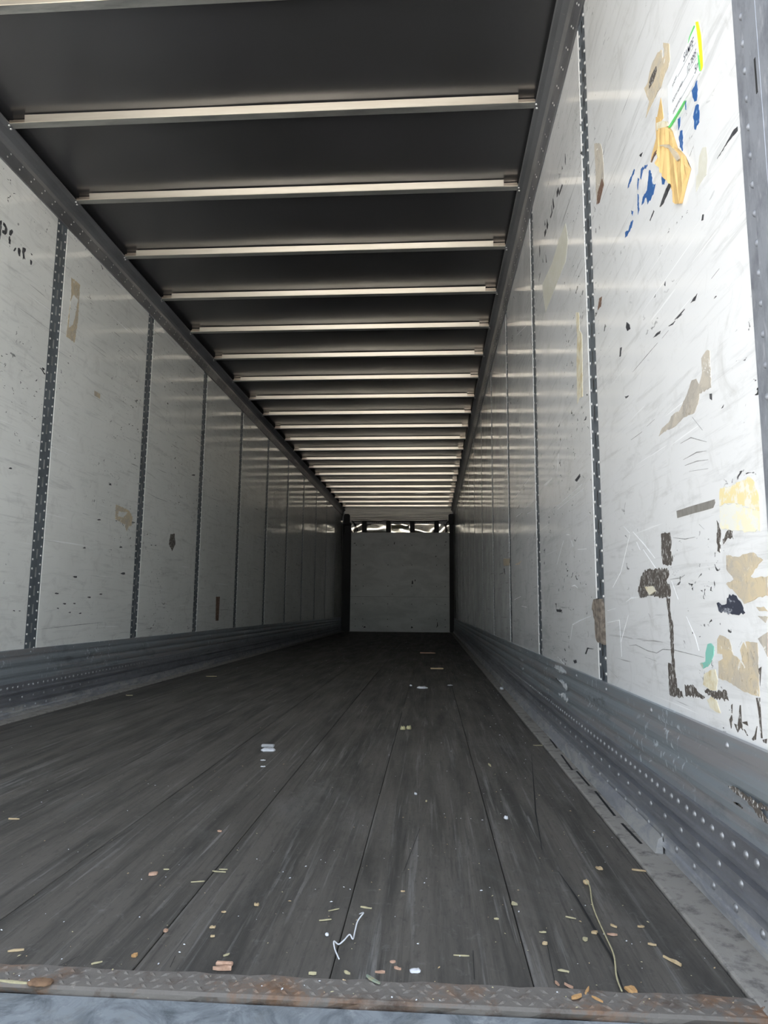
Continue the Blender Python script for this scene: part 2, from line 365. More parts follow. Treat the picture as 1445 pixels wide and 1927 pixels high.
# ------------------------------------------------------------------ scuff band and base rail along both walls
upper = [(1.290, ZB+.003), (1.2655, ZB+.003), (1.2645, ZB-.002), (1.2645, .292), (1.270, .286), (1.270, .280), (1.2625, .270), (1.2605, .258), (1.2625, .246),
         (1.270, .237), (1.270, .231), (1.2625, .221), (1.2605, .209), (1.2625, .197), (1.270, .188), (1.2700, .184), (1.2655, .178), (1.2655, .160), (1.290, .160)]
lower = [(1.290, .164), (1.2600, .164), (1.2585, .162), (1.2600, .126), (1.2555, .123), (1.2550, .117), (1.2600, .113), (1.2700, .102), (1.2585, .099),
         (1.2600, .078), (1.2555, .075), (1.2550, .069), (1.2600, .065), (1.2700, .054), (1.2585, .051), (1.2600, .030), (1.2555, .027), (1.2550, .021), (1.2620, .018), (1.2620, .0), (1.290, .0)]
for side, s in (('right', 1), ('left', -1)):
    B = struct(sweep('baseboard_'+side, lower, Y0-.02, 15.60, MAT['rail'], None, s < 0), 'ribbed metal base rail at the foot of the %s wall' % side)
    sweep('corrugated_scuff_liner', upper, Y0-.02, 15.60, MAT['scuff'], B, s < 0)
    for (z, y0, pt, r_, x) in ((.143, 1.148, .044, .0078, 1.259), (.0885, 1.16, .095, .0078, 1.259), (.0405, 1.19, .095, .0078, 1.259), (.304, 1.30, .42, .007, 1.2645)):
        n = int((15.5-y0)/pt); far = []
        vs, fs = [], []; dome(vs, fs, (0, 0, 0), (-s, 0, 0), r_, .004, 10)
        me = bpy.data.meshes.new('rivet'); me.from_pydata([tuple(v) for v in vs], [], fs); me.materials.append(MAT['rivet2'])
        for p in me.polygons: p.use_smooth = True
        for i in range(n):
            y = y0+pt*i+random.uniform(-.004, .004)
            if s > 0 and y < 2.1:
                o = bpy.data.objects.new('rivet', me); col.objects.link(o); o.parent = B; o.location = (s*x, y, z)
            else: far.append((s*x, y, z))
        rivets('rail_rivets', far, (-s, 0, 0), r_, .004, MAT['rivet2'], B, 6)
    if s > 0:   # bent lip that stands on the edge strip and stops short of the rear
        data('bent_lip', *(lambda pr, ys: ([(x, y, z) for y in ys for x, z in pr], [(j*4+i, j*4+i+1, j*4+i+5, j*4+i+4) for j in range(len(ys)-1) for i in range(3)]+[(0, 1, 2, 3)]))(
            [(1.2575, .040), (1.2475, .034), (1.2400, .004), (1.2575, .003)], [1.655, 2.4, 3.2, 4.5, 6, 9, 12, 15.5]), MAT['rail'], B)

# ------------------------------------------------------------------ top rails
prof = [(1.292, ZR-.004), (1.2695, ZR-.004), (1.2675, ZR), (1.2650, 2.690), (1.2600, 2.708), (1.2480, 2.722), (1.2260, 2.737), (1.2080, 2.743), (1.2040, 2.746), (1.2040, 2.752), (1.2200, 2.756), (1.292, 2.765)]
for n_, (side, s) in enumerate((('right', 1), ('left', -1))):
    T = struct(sweep('trim_%d' % (3+n_), prof, 1.03, 15.62, MAT['toprail'], None, s < 0), 'grey riveted aluminium top rail of the %s wall' % side)
    pts = []
    for i in range(int(14.4/.098)):
        y = 1.12+.098*i
        pts += [(s*1.2664, y, 2.652), (s*1.2654, y+.022, 2.680)]
    rivets('rail_rivets', pts, (-s, 0, 0), .0048, .003, MAT['rivet'], T, 6)
    pts = []
    for k in range(-2, 21):
        y = 2.8232+.6096*k
        pts += [(s*1.209, y-.030, 2.7425), (s*1.214, y-.008, 2.7408)]
    rivets('bow_end_rivets', pts, (-s*.25, 0, -1), .0058, .004, MAT['rivet'], T, 8)

# ------------------------------------------------------------------ roof
nx, ny = 26, 300
vs, fs = [], []
for j in range(ny+1):
    y = 1.0+14.76*j/ny
    for i in range(nx+1):
        x = -1.29+2.58*i/nx
        ph = (y-2.80)/.6096
        z = ZROOF-.0016*math.sin(math.pi*ph)**2*(1+.6*math.sin(x*2.1+y*1.3))+.0009*math.sin(x*3.1+y*2.3)+.0006*math.sin(x*7-y*4.1)
        vs.append((x, y, z))
fs = [(j*(nx+1)+i, (j+1)*(nx+1)+i, (j+1)*(nx+1)+i+1, j*(nx+1)+i+1) for j in range(ny) for i in range(nx)]
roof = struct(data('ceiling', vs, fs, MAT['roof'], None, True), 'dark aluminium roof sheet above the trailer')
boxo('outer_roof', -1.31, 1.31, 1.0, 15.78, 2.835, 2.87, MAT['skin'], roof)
# hat-shaped roof bow: flange and rear web, front face plate, end stubs
def bow_mesh():
    bm = bmesh.new()
    add_box(bm, -1.204, 1.204, -.036, .0, 2.7475, 2.7505)       # bottom flange
    add_box(bm, -1.204, 1.204, -.003, .0, 2.7505, 2.7855)        # rear web
    add_box(bm, -1.204, 1.204, -.036, -.0335, 2.7505, 2.762)    # front lip
    me = bpy.data.meshes.new('roof_bow'); bm.to_mesh(me); bm.free(); me.materials.append(MAT['bowdark']); return me
def plate_mesh():
    bm = bmesh.new(); add_box(bm, -1.130, 1.130, -.0395, -.0365, 2.7480, 2.7840)
    for v in bm.verts: v.co.y -= (v.co.z-2.748)*.11
    bmesh.ops.bevel(bm, geom=bm.edges[:], offset=.001, segments=1, affect='EDGES')
    me = bpy.data.meshes.new('bow_face_plate'); bm.to_mesh(me); bm.free(); me.materials.append(MAT['bow']); return me
def stub_mesh():
    bm = bmesh.new()
    for s in (-1, 1):
        add_box(bm, min(s*1.131, s*1.2035), max(s*1.131, s*1.2035), -.0385, -.0362, 2.7500, 2.7620)
        add_box(bm, min(s*1.131, s*1.2035), max(s*1.131, s*1.2035), -.012, -.0032, 2.7650, 2.7850)
    me = bpy.data.meshes.new('bow_end_lip'); bm.to_mesh(me); bm.free(); me.materials.append(MAT['lip']); return me
bmsh, pmsh, smsh = bow_mesh(), plate_mesh(), stub_mesh()
for k in range(-2, 21):
    o = bpy.data.objects.new('roof_bow', bmsh); col.objects.link(o); o.parent = roof; o.location = (0, 2.8232+.6096*k, 0)
    p = bpy.data.objects.new('bow_face_plate', pmsh); col.objects.link(p); p.parent = o
    p = bpy.data.objects.new('bow_end_lip', smsh); col.objects.link(p); p.parent = o

# ------------------------------------------------------------------ front end wall
E = struct(boxo('wall_back', -1.31, 1.31, 15.74, 15.78, -.10, 2.86, MAT['skin']), 'far front wall of the trailer')
bd = boxo('plywood_liner', -1.072, 1.166, 15.600, 15.622, .004, 2.240, MAT['ply'], E, .003)
for (u, v, w, h) in ((776,1096,3,7),(781,1092,2,4),(738,1118,2,2),(667.5,1022.5,4,2),(839,1020,3,2),(742,1022,2,5),(762,1026,2,2),(686,1180,4,3),(775,1181,4,3),(823,1175,2,9),(820,1047,3,2)):
    a_, b_ = at_y(u-w/2, v+h/2, 15.60), at_y(u+w/2, v-h/2, 15.60)
    data('dark_mark', [(a_.x, 15.5994, a_.z), (b_.x, 15.5994, a_.z+.01), (b_.x-.008, 15.5994, b_.z), (a_.x+.006, 15.5994, b_.z-.006)], [(0, 1, 2, 3)], MAT['black_mark'], bd)
boxo('board_joint', -1.070, 1.164, 15.5985, 15.6005, .78, .784, MAT['grey_tape'], bd)
pts = [(x, 15.60, z) for x in (-.95, -.78, -.22, .32, .88, 1.07) for z in (.12, .28, .62, 1.02, 1.5, 1.95)]
stuff(rivets('liner_screws', pts, (0, -1, 0), .010, .003, MAT['black'], bd, 6))
nx, nz = 160, 26; vs, fs = [], []
for j in range(nz+1):
    z = 2.16+.36*j/nz
    for i in range(nx+1):
        x = -1.26+2.52*i/nx
        d = .0065*math.sin(19*z+4*math.sin(3.1*x)+1.5)+.005*math.sin(6*x+3*math.sin(8*z+2*x))+.0012*math.sin(14*x-25*z)
        vs.append((x, 15.70+d-(z-2.34)*.09, z))
fs = [(j*(nx+1)+i, j*(nx+1)+i+1, (j+1)*(nx+1)+i+1, (j+1)*(nx+1)+i) for j in range(nz) for i in range(nx)]
data('crinkled_metal_sheet', vs, fs, MAT['foil'], E, True)
boxo('header_strip', -1.20, 1.20, 15.672, 15.684, 2.442, 2.516, MAT['hwhite'], E, .002)
rivets('strip_holes', [(-1.15+.05*i, 15.672, 2.475) for i in range(47)], (0, -1, 0), .008, .002, MAT['black'], E, 6)
sweep('header_beam', [], 0, 0, MAT['header']) if False else None
for z0, z1, y in ((2.512, 2.548, 15.640), (2.550, 2.590, 15.615), (2.592, 2.640, 15.590), (2.640, 2.80, 15.575)):
    boxo('header_rail', -1.23, 1.23, y, 15.74, z0, z1, MAT['header'], E, .004)
for xc in (-.775, -.222, .326, .882):
    boxo('front_stud', xc-.055, xc+.055, 15.630, 15.690, .05, 2.505, MAT['black'], E, .012, 2)
for s, x0, x1 in ((-1, -1.27, -1.076), (1, 1.168, 1.27)):
    cx = (x0+x1)/2
    boxo('corner_post', x0+.004, x1-.002, 15.585, 15.70, .0, 2.46, MAT['cpost'], E, .012, 2)
    boxo('corner_bracket', cx-.07, cx+.07, 15.52, 15.60, 2.40, 2.66, MAT['black'], E, .02, 2)
def tube(name, pts, r, mat, parent=None, seg=6, sub_=6):
    # Catmull-Rom through pts
    P = [Vector(p) for p in pts]; Q = []
    for i in range(len(P)-1):
        a, b, c, d = P[max(i-1, 0)], P[i], P[i+1], P[min(i+2, len(P)-1)]
        for k in range(sub_):
            t = k/sub_
            Q.append(.5*((2*b)+(c-a)*t+(2*a-5*b+4*c-d)*t*t+(-a+3*b-3*c+d)*t**3))
    Q.append(P[-1]); vs, fs = [], []
    for i, p in enumerate(Q):
        t = (Q[min(i+1, len(Q)-1)]-Q[max(i-1, 0)]).normalized()
        a = t.cross(Vector((.1, .2, 1))).normalized(); b = t.cross(a)
        rr = r if not callable(r) else r(i/(len(Q)-1))
        for k in range(seg):
            w = 2*math.pi*k/seg; vs.append(p+a*(rr*math.cos(w))+b*(rr*math.sin(w)))
    for i in range(len(Q)-1):
        for k in range(seg):
            fs.append((i*seg+k, i*seg+(k+1) % seg, (i+1)*seg+(k+1) % seg, (i+1)*seg+k))
    fs.append(tuple(range(seg))[::-1]); fs.append(tuple(range((len(Q)-1)*seg, len(Q)*seg)))
    return data(name, vs, fs, mat, parent, True)
def Pe(u, v, y=15.56): return at_y(u, v, y)
tag(tube('air_hose', [Pe(658, 978), Pe(650, 985), Pe(648, 994), Pe(648.5, 1002)], .012, MAT['black']), 'black hose looping left of the dark far left corner bracket', 'hose')
tag(tube('air_hose', [Pe(662, 980), Pe(667, 986), Pe(668, 994), Pe(667, 1002)], .012, MAT['black']), 'black hose looping right of the dark far left corner bracket', 'hose')
tag(tube('air_hose', [Pe(846, 978), Pe(841, 985), Pe(839, 993), Pe(839, 1002)], .013, MAT['black']), 'black hose hanging beside the dark far right corner bracket', 'hose')
tag(tube('electric_cable', [Pe(664, 981.5, 15.625), Pe(690, 981, 15.622), Pe(711, 982, 15.622), Pe(726, 980, 15.622), Pe(752, 981.5, 15.622), Pe(771, 981, 15.622), Pe(800, 982, 15.622), Pe(820, 980.5, 15.622), Pe(842, 979, 15.622)], .010, MAT['black']),
    'thin black cable strung along the tops of the dark studs on the far wall', 'cable')
tag(boxo('green_reflection', at_y(737, 990, 15.69).x, at_y(770, 990, 15.69).x, 15.688, 15.690, at_y(750, 995, 15.69).z, at_y(750, 988, 15.69).z, MAT['leaf_green']),  # green band mirrored in the metal, put in as a coloured strip
    'dark green strip painted as a reflection on the crinkled metal above the far plywood', 'sticker')

# ------------------------------------------------------------------ rear corner frame
for s, nm in ((1, 'trim_5'), (-1, 'trim_6')):
    f = lambda a, b: (min(s*a, s*b), max(s*a, s*b))
    FR = struct(boxo(nm, *f(1.2735, 1.335), .90, 1.030, -.30, 2.90, MAT['frame'], None, .004), 'galvanised steel rear corner post on the %s' % ('right' if s > 0 else 'left'))
    boxo('post_flange', *f(1.2700, 1.300), 1.066, Y0, ZB-.02, 2.80, MAT['frame'], FR, .002)
    boxo('post_face', *f(1.2640, 1.300), 1.020, 1.070, ZB-.02, 2.80, MAT['frame'], FR, .003)
    boxo('post_rib', *f(1.2600, 1.300), .960, 1.016, ZB-.02, 2.80, MAT['frame'], FR, .003)
    boxo('post_foot', *f(1.2640, 1.300), .960, 1.095, -.10, ZB-.02, MAT['frame'], FR, .003)
    vs, fs = [], []
    for i in range(46): dome(vs, fs, (s*1.2672, 1.0715+random.uniform(-.001, .001), .36+.051*i), (-s, .6, 0), .007, .006, 8)
    stuff(data('weld_beads', vs, fs, MAT['frame'], FR, True))
    for zz in (1.36, .955, 1.75): boxo('post_slot', *f(1.2636, 1.268), 1.032, 1.037, zz, zz+.062, MAT['tar'], FR)
struct(boxo('trim_7', -1.335, 1.335, .90, 1.02, 2.84, 3.0, MAT['frame']), 'rear header above the door opening')
struct(boxo('trim_8', -1.335, 1.335, .70, 15.8, -.42, -.30, MAT['tar']), 'dark trailer frame under the floor')
# ------------------------------------------------------------------ marks, labels and residues on the walls
C1 = (1045, 0, .2768); C2 = (1045, 400, .2768); C3 = (1045, 880, .2803); CL = (1200, 40, .1038); CK = (1100, 220, .1661)
CS = (1290, 1180, .1245); CT = (0, 390, .06226); CU = (990, 280, .12448); C6 = (0, 380, .3114); C7 = (0, 880, .3114); CB = (780, 420, .3009)
CC = (840, 860, .2439)
def cv(c, pts): return [(c[0]+c[2]*a, c[1]+c[2]*b) for a, b in pts]
def dense(pts, step, jag, rnd):
    out = []; n = len(pts)
    for i in range(n):
        a, b = Vector(pts[i]), Vector(pts[(i+1) % n]); L = (b-a).length; k = max(1, int(L/step))
        for j in range(k):
            p = a+(b-a)*(j/k)
            if j or k == 1: p = p+Vector((rnd.uniform(-jag, jag), rnd.uniform(-jag, jag)))
            out.append(p)
    return out
def decal(name, side, crop, pts, mat, parent=None, thick=.0006, jag=.0012, step=.008, lift=0.0, crumple=0.0, X=None):
    """a thin layer with a torn outline lying on the wall liner"""
    s = 1 if side == 'R' else -1
    X = X or XP
    q = []
    for u, v in cv(crop, pts):
        p = at_x(u, v, s*X); q.append((p.y, p.z))
    rnd = random.Random(int(q[0][0]*9973)*131+int(q[0][1]*7919))
    lift += rnd.uniform(0, .0006) if lift == 0 else 0
    q = dense(q, step, jag, rnd)
    bm = bmesh.new(); f = bm.faces.new([bm.verts.new((0, a, b)) for a, b in q])
    if crumple:
        bmesh.ops.triangulate(bm, faces=bm.faces[:])
        bmesh.ops.subdivide_edges(bm, edges=[e for e in bm.edges if e.calc_length() > .02], cuts=1)
    bm.normal_update()
    bmesh.ops.recalc_face_normals(bm, faces=bm.faces[:])
    top = bmesh.ops.extrude_face_region(bm, geom=bm.faces[:])
    tv = [g for g in top['geom'] if isinstance(g, bmesh.types.BMVert)]
    tset = set(tv)
    for v in bm.verts:
        if v in tset:
            v.co.x = -s*(thick+lift+(rnd.uniform(0, crumple) if crumple else 0))
        else: v.co.x = -s*lift*.2
        v.co.x += s*X
    bmesh.ops.recalc_face_normals(bm, faces=bm.faces[:])
    return from_bm(name, bm, mat, parent)
def stroke(name, side, crop, pts, w, mat, parent, taper=True, X=None, lift=.0004):
    s = 1 if side == 'R' else -1
    P = [at_x(u, v, s*(X or XP)) for u, v in cv(crop, pts)]
    vs, fs = [], []
    for i, p in enumerate(P):
        t = P[min(i+1, len(P)-1)]-P[max(i-1, 0)]; n = Vector((0, -t.z, t.y)).normalized()
        ww = w*(.35 if taper and i in (0, len(P)-1) else 1)/2
        for sg in (-1, 1):
            a = p+n*(ww*sg); vs.append((a.x, a.y, a.z)); 
        for sg in (-1, 1):
            a = p+n*(ww*sg*.8); vs.append((a.x-s*lift, a.y, a.z))
    for i in range(len(P)-1):
        a, b = 4*i, 4*i+4
        fs += [(a+2, a+3, b+3, b+2), (a, a+2, b+2, b), (a+3, a+1, b+1, b+3)]
    return data(name, vs, fs, mat, parent)
P0, P1, P2 = pan_r[0], pan_r[1], pan_r[2]     # right wall, counted from the rear
L1, L2, L3 = pan_l[1], pan_l[2], pan_l[3]

# --- top-level papers, labels, films on the right wall
tag(decal('torn_paper', 'R', C1, [(735,290),(775,300),(778,400),(770,450),(740,520),(720,590),(690,640),(650,720),(615,800),(640,690),(625,660),(605,600),(630,560),(640,500),(660,430),(695,360),(725,340),(728,400),(742,380)], MAT['tan_paper'], None, .0008, .0015),
    'torn beige paper remnant left of the white freight label, with a dark slit', 'paper')
decal('tear_slit', 'R', C1, [(690,445),(692,480),(668,560),(640,605),(640,560),(660,500)], MAT['grime'], bpy.data.objects['torn_paper'], .0004, .001, lift=.001)
lab = tag(decal('freight_label', 'R', CL, [(1065,70),(1105,380),(1130,650),(1140,930),(860,1450),(585,1925),(570,1500),(565,1170),(770,740),(960,290)], MAT['label_white'], None, .0008, 0, .5, lift=.002),
    'white handwritten freight label edged in neon yellow and green, high on the near right panel', 'label')
decal('yellow_edge', 'R', CL, [(1060,10),(1100,5),(1150,260),(1175,600),(1185,800),(1165,880),(1145,900),(1135,640),(1110,400),(1085,200),(1070,90)], MAT['neon_yellow'], lab, .0006, 0, .5, lift=.0012)
decal('green_edge', 'R', CL, [(865,1445),(885,1450),(740,1700),(605,1925),(575,1925),(720,1690)], MAT['neon_green'], lab, .0006, 0, .5, lift=.0030)
decal('green_edge', 'R', CL, [(1048,75),(1066,90),(985,270),(938,400),(960,290)], MAT['neon_green'], lab, .0006, 0, .5, lift=.0030)
decal('green_edge', 'R', CL, [(1113,560),(1133,640),(1158,830),(1148,905),(1128,760)], MAT['neon_green'], lab, .0006, 0, .5, lift=.0030)
XLb = XP-.0029
def stxt(txt, a, b, hgt, shear=0.0, bold=0.0):
    """lettering from pixel a (start of baseline) to b (end) on the label"""
    p, q = at_x(*cv(CL, [a])[0], XLb), at_x(*cv(CL, [b])[0], XLb)
    cu = bpy.data.curves.new('lettering', 'FONT'); cu.body = txt; cu.size = 1; cu.shear = shear; cu.offset = bold
    o = bpy.data.objects.new('tmp', cu); col.objects.link(o); dg = bpy.context.evaluated_depsgraph_get()
    me = bpy.data.meshes.new_from_object(o.evaluated_get(dg)); bpy.data.objects.remove(o)
    x0 = min(v.co.x for v in me.vertices); x1 = max(v.co.x for v in me.vertices)
    d = q-p; L = d.length; ex = d/L; ez = Vector((-1, 0, 0)).cross(ex)
    if ez.z < 0: ez = -ez
    for v in me.vertices:
        X, Z = (v.co.x-x0)/(x1-x0)*L, v.co.y*hgt
        w = p+ex*X+ez*Z; v.co = (XLb-.0002, w.y, w.z)
    me.materials.clear()
    return link('lettering', me, MAT['ink'], lab)
stxt('SHOW', (628,1205), (708,1020), .0105)
stxt('BOOTH NUMBER', (632,1478), (818,1120), .0095)
stxt('DESCRIPTION', (640,1685), (788,1410), .0095)
stxt('SAMPE', (828,745), (1015,420), .024, .25, .003)
stxt('12 7895', (898,950), (1065,610), .022, .25, .003)
stxt('5m', (1030,960), (1115,790), .022, .25, .003)
for a, b in (((720,1010),(1050,385)), ((822,1108),(1065,660)), ((792,1390),(1020,975))):
    stroke('printed_line', 'R', CL, [a, b], .0008, MAT['ink'], lab, False, XLb, .0002)
kr = tag(decal('kraft_tape', 'R', CK, [(860,130),(960,115),(1000,160),(1030,260),(1060,350),(1110,395),(1150,450),(1180,530),(1210,590),(1160,780),(1110,980),(1060,985),(1030,940),(1030,810),(1000,760),(920,670),(840,520),(850,400),(860,250)], MAT['kraft_paper'], None, .001, .0006, .02, lift=.003, crumple=.006),
    'crumpled brown kraft paper tape hanging below the white freight label', 'tape')
decal('torn_flap', 'R', CK, [(815,0),(870,30),(862,130),(862,330),(800,420),(755,515),(770,420),(820,240),(812,100)], MAT['kraft_paper'], kr, .0008, .001, .02, lift=.001)
decal('torn_flap', 'R', C1, [(718,665),(728,740),(736,805),(700,850),(688,830)], MAT['kraft_paper'], kr, .0007, .0008, .02)
decal('glue_patch', 'R', CK, [(828,70),(890,40),(945,50),(958,105),(880,140),(830,160)], MAT['cream_tape'], kr, .0008, .001, .02, lift=.0025)
decal('fold_crease', 'R', CK, [(880,325),(940,312),(1010,320),(1060,370),(1120,470),(1100,500),(1040,420),(1000,350),(940,330)], MAT['tan_paper'], kr, .0006, .001, .02, lift=.0095)
decal('torn_edge', 'R', CK, [(760,500),(800,400),(850,352),(830,400),(790,450),(765,510)], MAT['brown_rust'], kr, .0006, .001, .02, lift=.002)
tag(decal('torn_sticker', 'R', CK, [(110,300),(180,300),(200,370),(215,540),(222,770),(190,870),(170,960),(140,980),(130,850),(125,560)], MAT['grey_paper'], None, .0008, .0012),
    'narrow torn paper with rust-brown foot beside the nearest right wall post', 'paper')
decal('rust_stain', 'R', CK, [(200,700),(222,770),(200,850),(170,975),(138,990),(150,860),(180,760)], MAT['brown_rust'], bpy.data.objects['torn_sticker'], .0004, .002, lift=.0009)
tag(decal('glue_spot', 'R', CK, [(1300,450),(1340,345),(1380,340),(1395,480),(1385,650),(1320,740),(1265,850),(1265,680),(1290,640)], MAT['pale_film'], None, .0006, .001),
    'pale cream oval glue stain right of the kraft tape', 'stain')
tag(decal('torn_paper', 'R', C2, [(1035,930),(1050,940),(1060,1190),(980,1230),(970,1300),(945,1360),(880,1390),(820,1450),(740,1490),(705,1520),(725,1470),(770,1430),(790,1385),(850,1340),(890,1250),(930,1140),(960,1130),(980,1170),(1000,1090),(995,990)], MAT['grey_paper'], None, .0008, .0018),
    'lightning-shaped torn grey-tan paper in the middle of the near right panel', 'paper')
tag(decal('cream_tape', 'R', C2, [(140,680),(160,680),(165,800),(182,830),(186,1250),(165,1260),(150,1300),(145,1000),(150,850)], MAT['cream_tape'], None, .0008, .002),
    'vertical cream tape strip left of the nearest right wall post', 'tape')
tag(decal('film_patch', 'R', CB, [(945,0),(960,100),(945,240),(880,400),(820,555),(805,460),(800,380),(860,250),(905,100)], MAT['pale_film'], None, .0006, .0005, .05),
    'pale blade-shaped film patch high on the second right panel', 'film')
ys = tag(decal('yellow_sticker', 'R', C3, [(1110,140),(1180,130),(1240,95),(1310,60),(1340,100),(1365,180),(1380,300),(1240,245),(1150,240),(1105,260)], MAT['yellow_sticker'], None, .0008, .0025),
    'peeling yellow sticker near the right edge of the near right panel', 'sticker')
decal('faded_half', 'R', C3, [(1105,262),(1150,242),(1240,247),(1380,302),(1380,425),(1290,430),(1200,420),(1110,400)], MAT['pale_yellow_sticker'], ys, .0007, .0025)
tag(decal('grey_tape_strip', 'R', C3, [(815,290),(1070,212),(1075,235),(1060,270),(820,338)], MAT['grey_tape'], None, .0008, .0006, .03),
    'slanting grey-brown tape strip left of the yellow sticker', 'tape')
tag(decal('torn_paper', 'R', C3, [(1150,590),(1230,600),(1280,580),(1330,570),(1395,620),(1340,680),(1310,730),(1350,740),(1427,730),(1427,860),(1360,870),(1310,900),(1270,915),(1220,850),(1150,780),(1200,750),(1150,680)], MAT['tan_paper'], None, .0008, .002),
    'ragged tan paper remnant between the yellow sticker and the dark ink smear', 'paper')
tag(decal('paper_scrap', 'R', C3, [(1350,935),(1400,935),(1427,965),(1370,965)], MAT['tan_paper'], None, .0007, .001),
    'small tan scrap just right of the dark ink smear', 'paper')
tag(decal('paper_scrap', 'R', C3, [(1360,995),(1427,1000),(1412,1042)], MAT['grey_paper'], None, .0007, .001),
    'small grey triangular scrap below right of the dark ink smear', 'paper')
tag(decal('torn_paper', 'R', CS, [(520,120),(600,150),(660,180),(690,280),(720,430),(780,450),(860,540),(860,480),(830,350),(880,230),(950,400),(910,220),(1090,240),(1105,620),(1120,1050),(980,1010),(830,940),(640,820),(500,770),(500,520),(570,480),(560,410),(485,400),(485,190)], MAT['tan_paper'], None, .0008, .0014),
    'large tan paper remnant above the dark drips near the wall foot', 'paper')
tag(decal('torn_paper', 'R', CS, [(1100,175),(1245,80),(1245,450),(1180,300)], MAT['grey_paper'], None, .0008, .0008),
    'tan paper corner cut by the right edge beside the large tan remnant', 'paper')
tag(decal('torn_paper', 'R', CS, [(280,720),(380,650),(450,640),(490,800),(470,960),(370,950),(270,870)], MAT['cream_tape'], None, .0008, .0014),
    'cream paper flake between the teal film and the dark grime line', 'paper')
tag(decal('torn_paper', 'R', CS, [(330,1100),(390,1050),(470,1110),(530,1300),(480,1290),(380,1220)], MAT['cream_tape'], None, .0008, .0014),
    'cream paper flake under the dark grime line near the scuff band', 'paper')
tag(decal('teal_film', 'R', CS, [(340,260),(390,240),(440,300),(430,420),(390,520),(340,600),(270,630),(225,550),(310,520),(310,390)], MAT['teal_film'], None, .0008, .0014),
    'small teal green film scrap left of the large tan paper remnant', 'film')
# --- grime, paint and scratches that are part of the panel
G = MAT['grime']
for pts in ([(710,445),(770,435),(780,480),(770,560),(790,600),(780,650),(740,655),(720,640),(712,560)],
            [(600,690),(680,680),(755,680),(765,720),(745,760),(770,800),(775,860),(740,870),(640,860),(570,875),(555,830),(575,740)],
            [(745,870),(770,880),(770,960),(790,1050),(795,1250),(815,1440),(820,1500),(780,1500),(785,1330),(770,1100),(755,950)],
            [(760,1310),(780,1320),(785,1460),(850,1500),(860,1545),(770,1525)], [(870,1455),(930,1465),(1005,1545),(875,1530)],
            [(1000,1490),(1060,1500),(1150,1500),(1165,1565),(1060,1545),(1030,1530)], [(1085,355),(1110,420),(1105,580),(1090,560)],
            [(1125,480),(1150,430),(1190,420),(1195,480),(1160,470),(1125,520)]):
    decal('grime_smear', 'R', C3, pts, G, P0, .0005, .0035, .006)
decal('glue_lump', 'R', C3, [(610,800),(660,795),(680,830),(640,855)], MAT['cream_tape'], P0, .003, .001, lift=.001)
for pts in ([(670,1400),(700,1330),(715,1400),(695,1535)], [(690,1180),(712,1165),(708,1300),(692,1300)], [(735,1460),(790,1480),(820,1180),(835,1180),(850,1400),(870,1560),(830,1520),(790,1595)],
            [(860,1440),(930,1420),(945,1490),(870,1450)], [(1070,1070),(1130,1070),(1140,1300),(1165,1680),(1145,1680),(1110,1330)], [(1005,1690),(1050,1620),(1075,1500),(1085,1500),(1065,1700),(1020,1720)],
            [(1165,1700),(1235,1690),(1225,1755),(1185,1745)], [(1095,640),(1150,600),(1140,720),(1125,900),(1120,720)], [(885,1540),(900,1550),(945,1640),(935,1645)]):
    decal('dark_drip', 'R', CS, pts, MAT['grime'], P0, .0005, .0006, .01)
decal('ink_smear', 'R', C3, [(1085,910),(1140,920),(1170,850),(1215,860),(1250,910),(1275,975),(1200,985),(1140,975),(1100,965)], MAT['navy_ink'], P0, .0005, .003, .006)
for pts in ([(640,590),(715,530),(710,560),(660,600),(640,710),(630,690)], [(735,600),(760,640),(770,770),(805,760),(780,880),(715,990),(700,900),(650,1000),(665,900),(710,830)],
            [(605,690),(620,700),(605,830),(598,780)], [(600,870),(612,880),(620,1060),(605,1110),(598,1000)], [(530,1180),(552,1180),(530,1260),(490,1330),(460,1370),(460,1310),(500,1280)],
            [(1085,160),(1110,150),(1112,390),(1080,340),(1070,230)], [(885,600),(925,640),(900,770),(880,770),(870,700)], [(1235,0),(1300,0),(1300,60),(1260,140),(1245,140)],
            [(1060,20),(1085,0),(1080,110),(1065,150)], [(555,605),(570,600),(520,740),(490,810),(505,730)], [(530,1060),(550,1080),(545,1120),(535,1100)]):
    decal('blue_paint_smear', 'R', CK, pts, MAT['blue_paint'], P0, .0005, .003, .005)
for pts in ([(1080,1070),(1090,1240),(1070,1440),(1030,1460),(1000,1380),(980,1260)], [(1050,1530),(1110,1520),(1120,1740),(1090,1850),(1040,1880),(1005,1720)], [(560,1560),(575,1560),(575,1800),(560,1780)], [(865,1450),(882,1440),(880,1600),(868,1600)]):
    decal('blue_paint_smear', 'R', CL, pts, MAT['blue_paint'], P0, .0005, .002, .006)
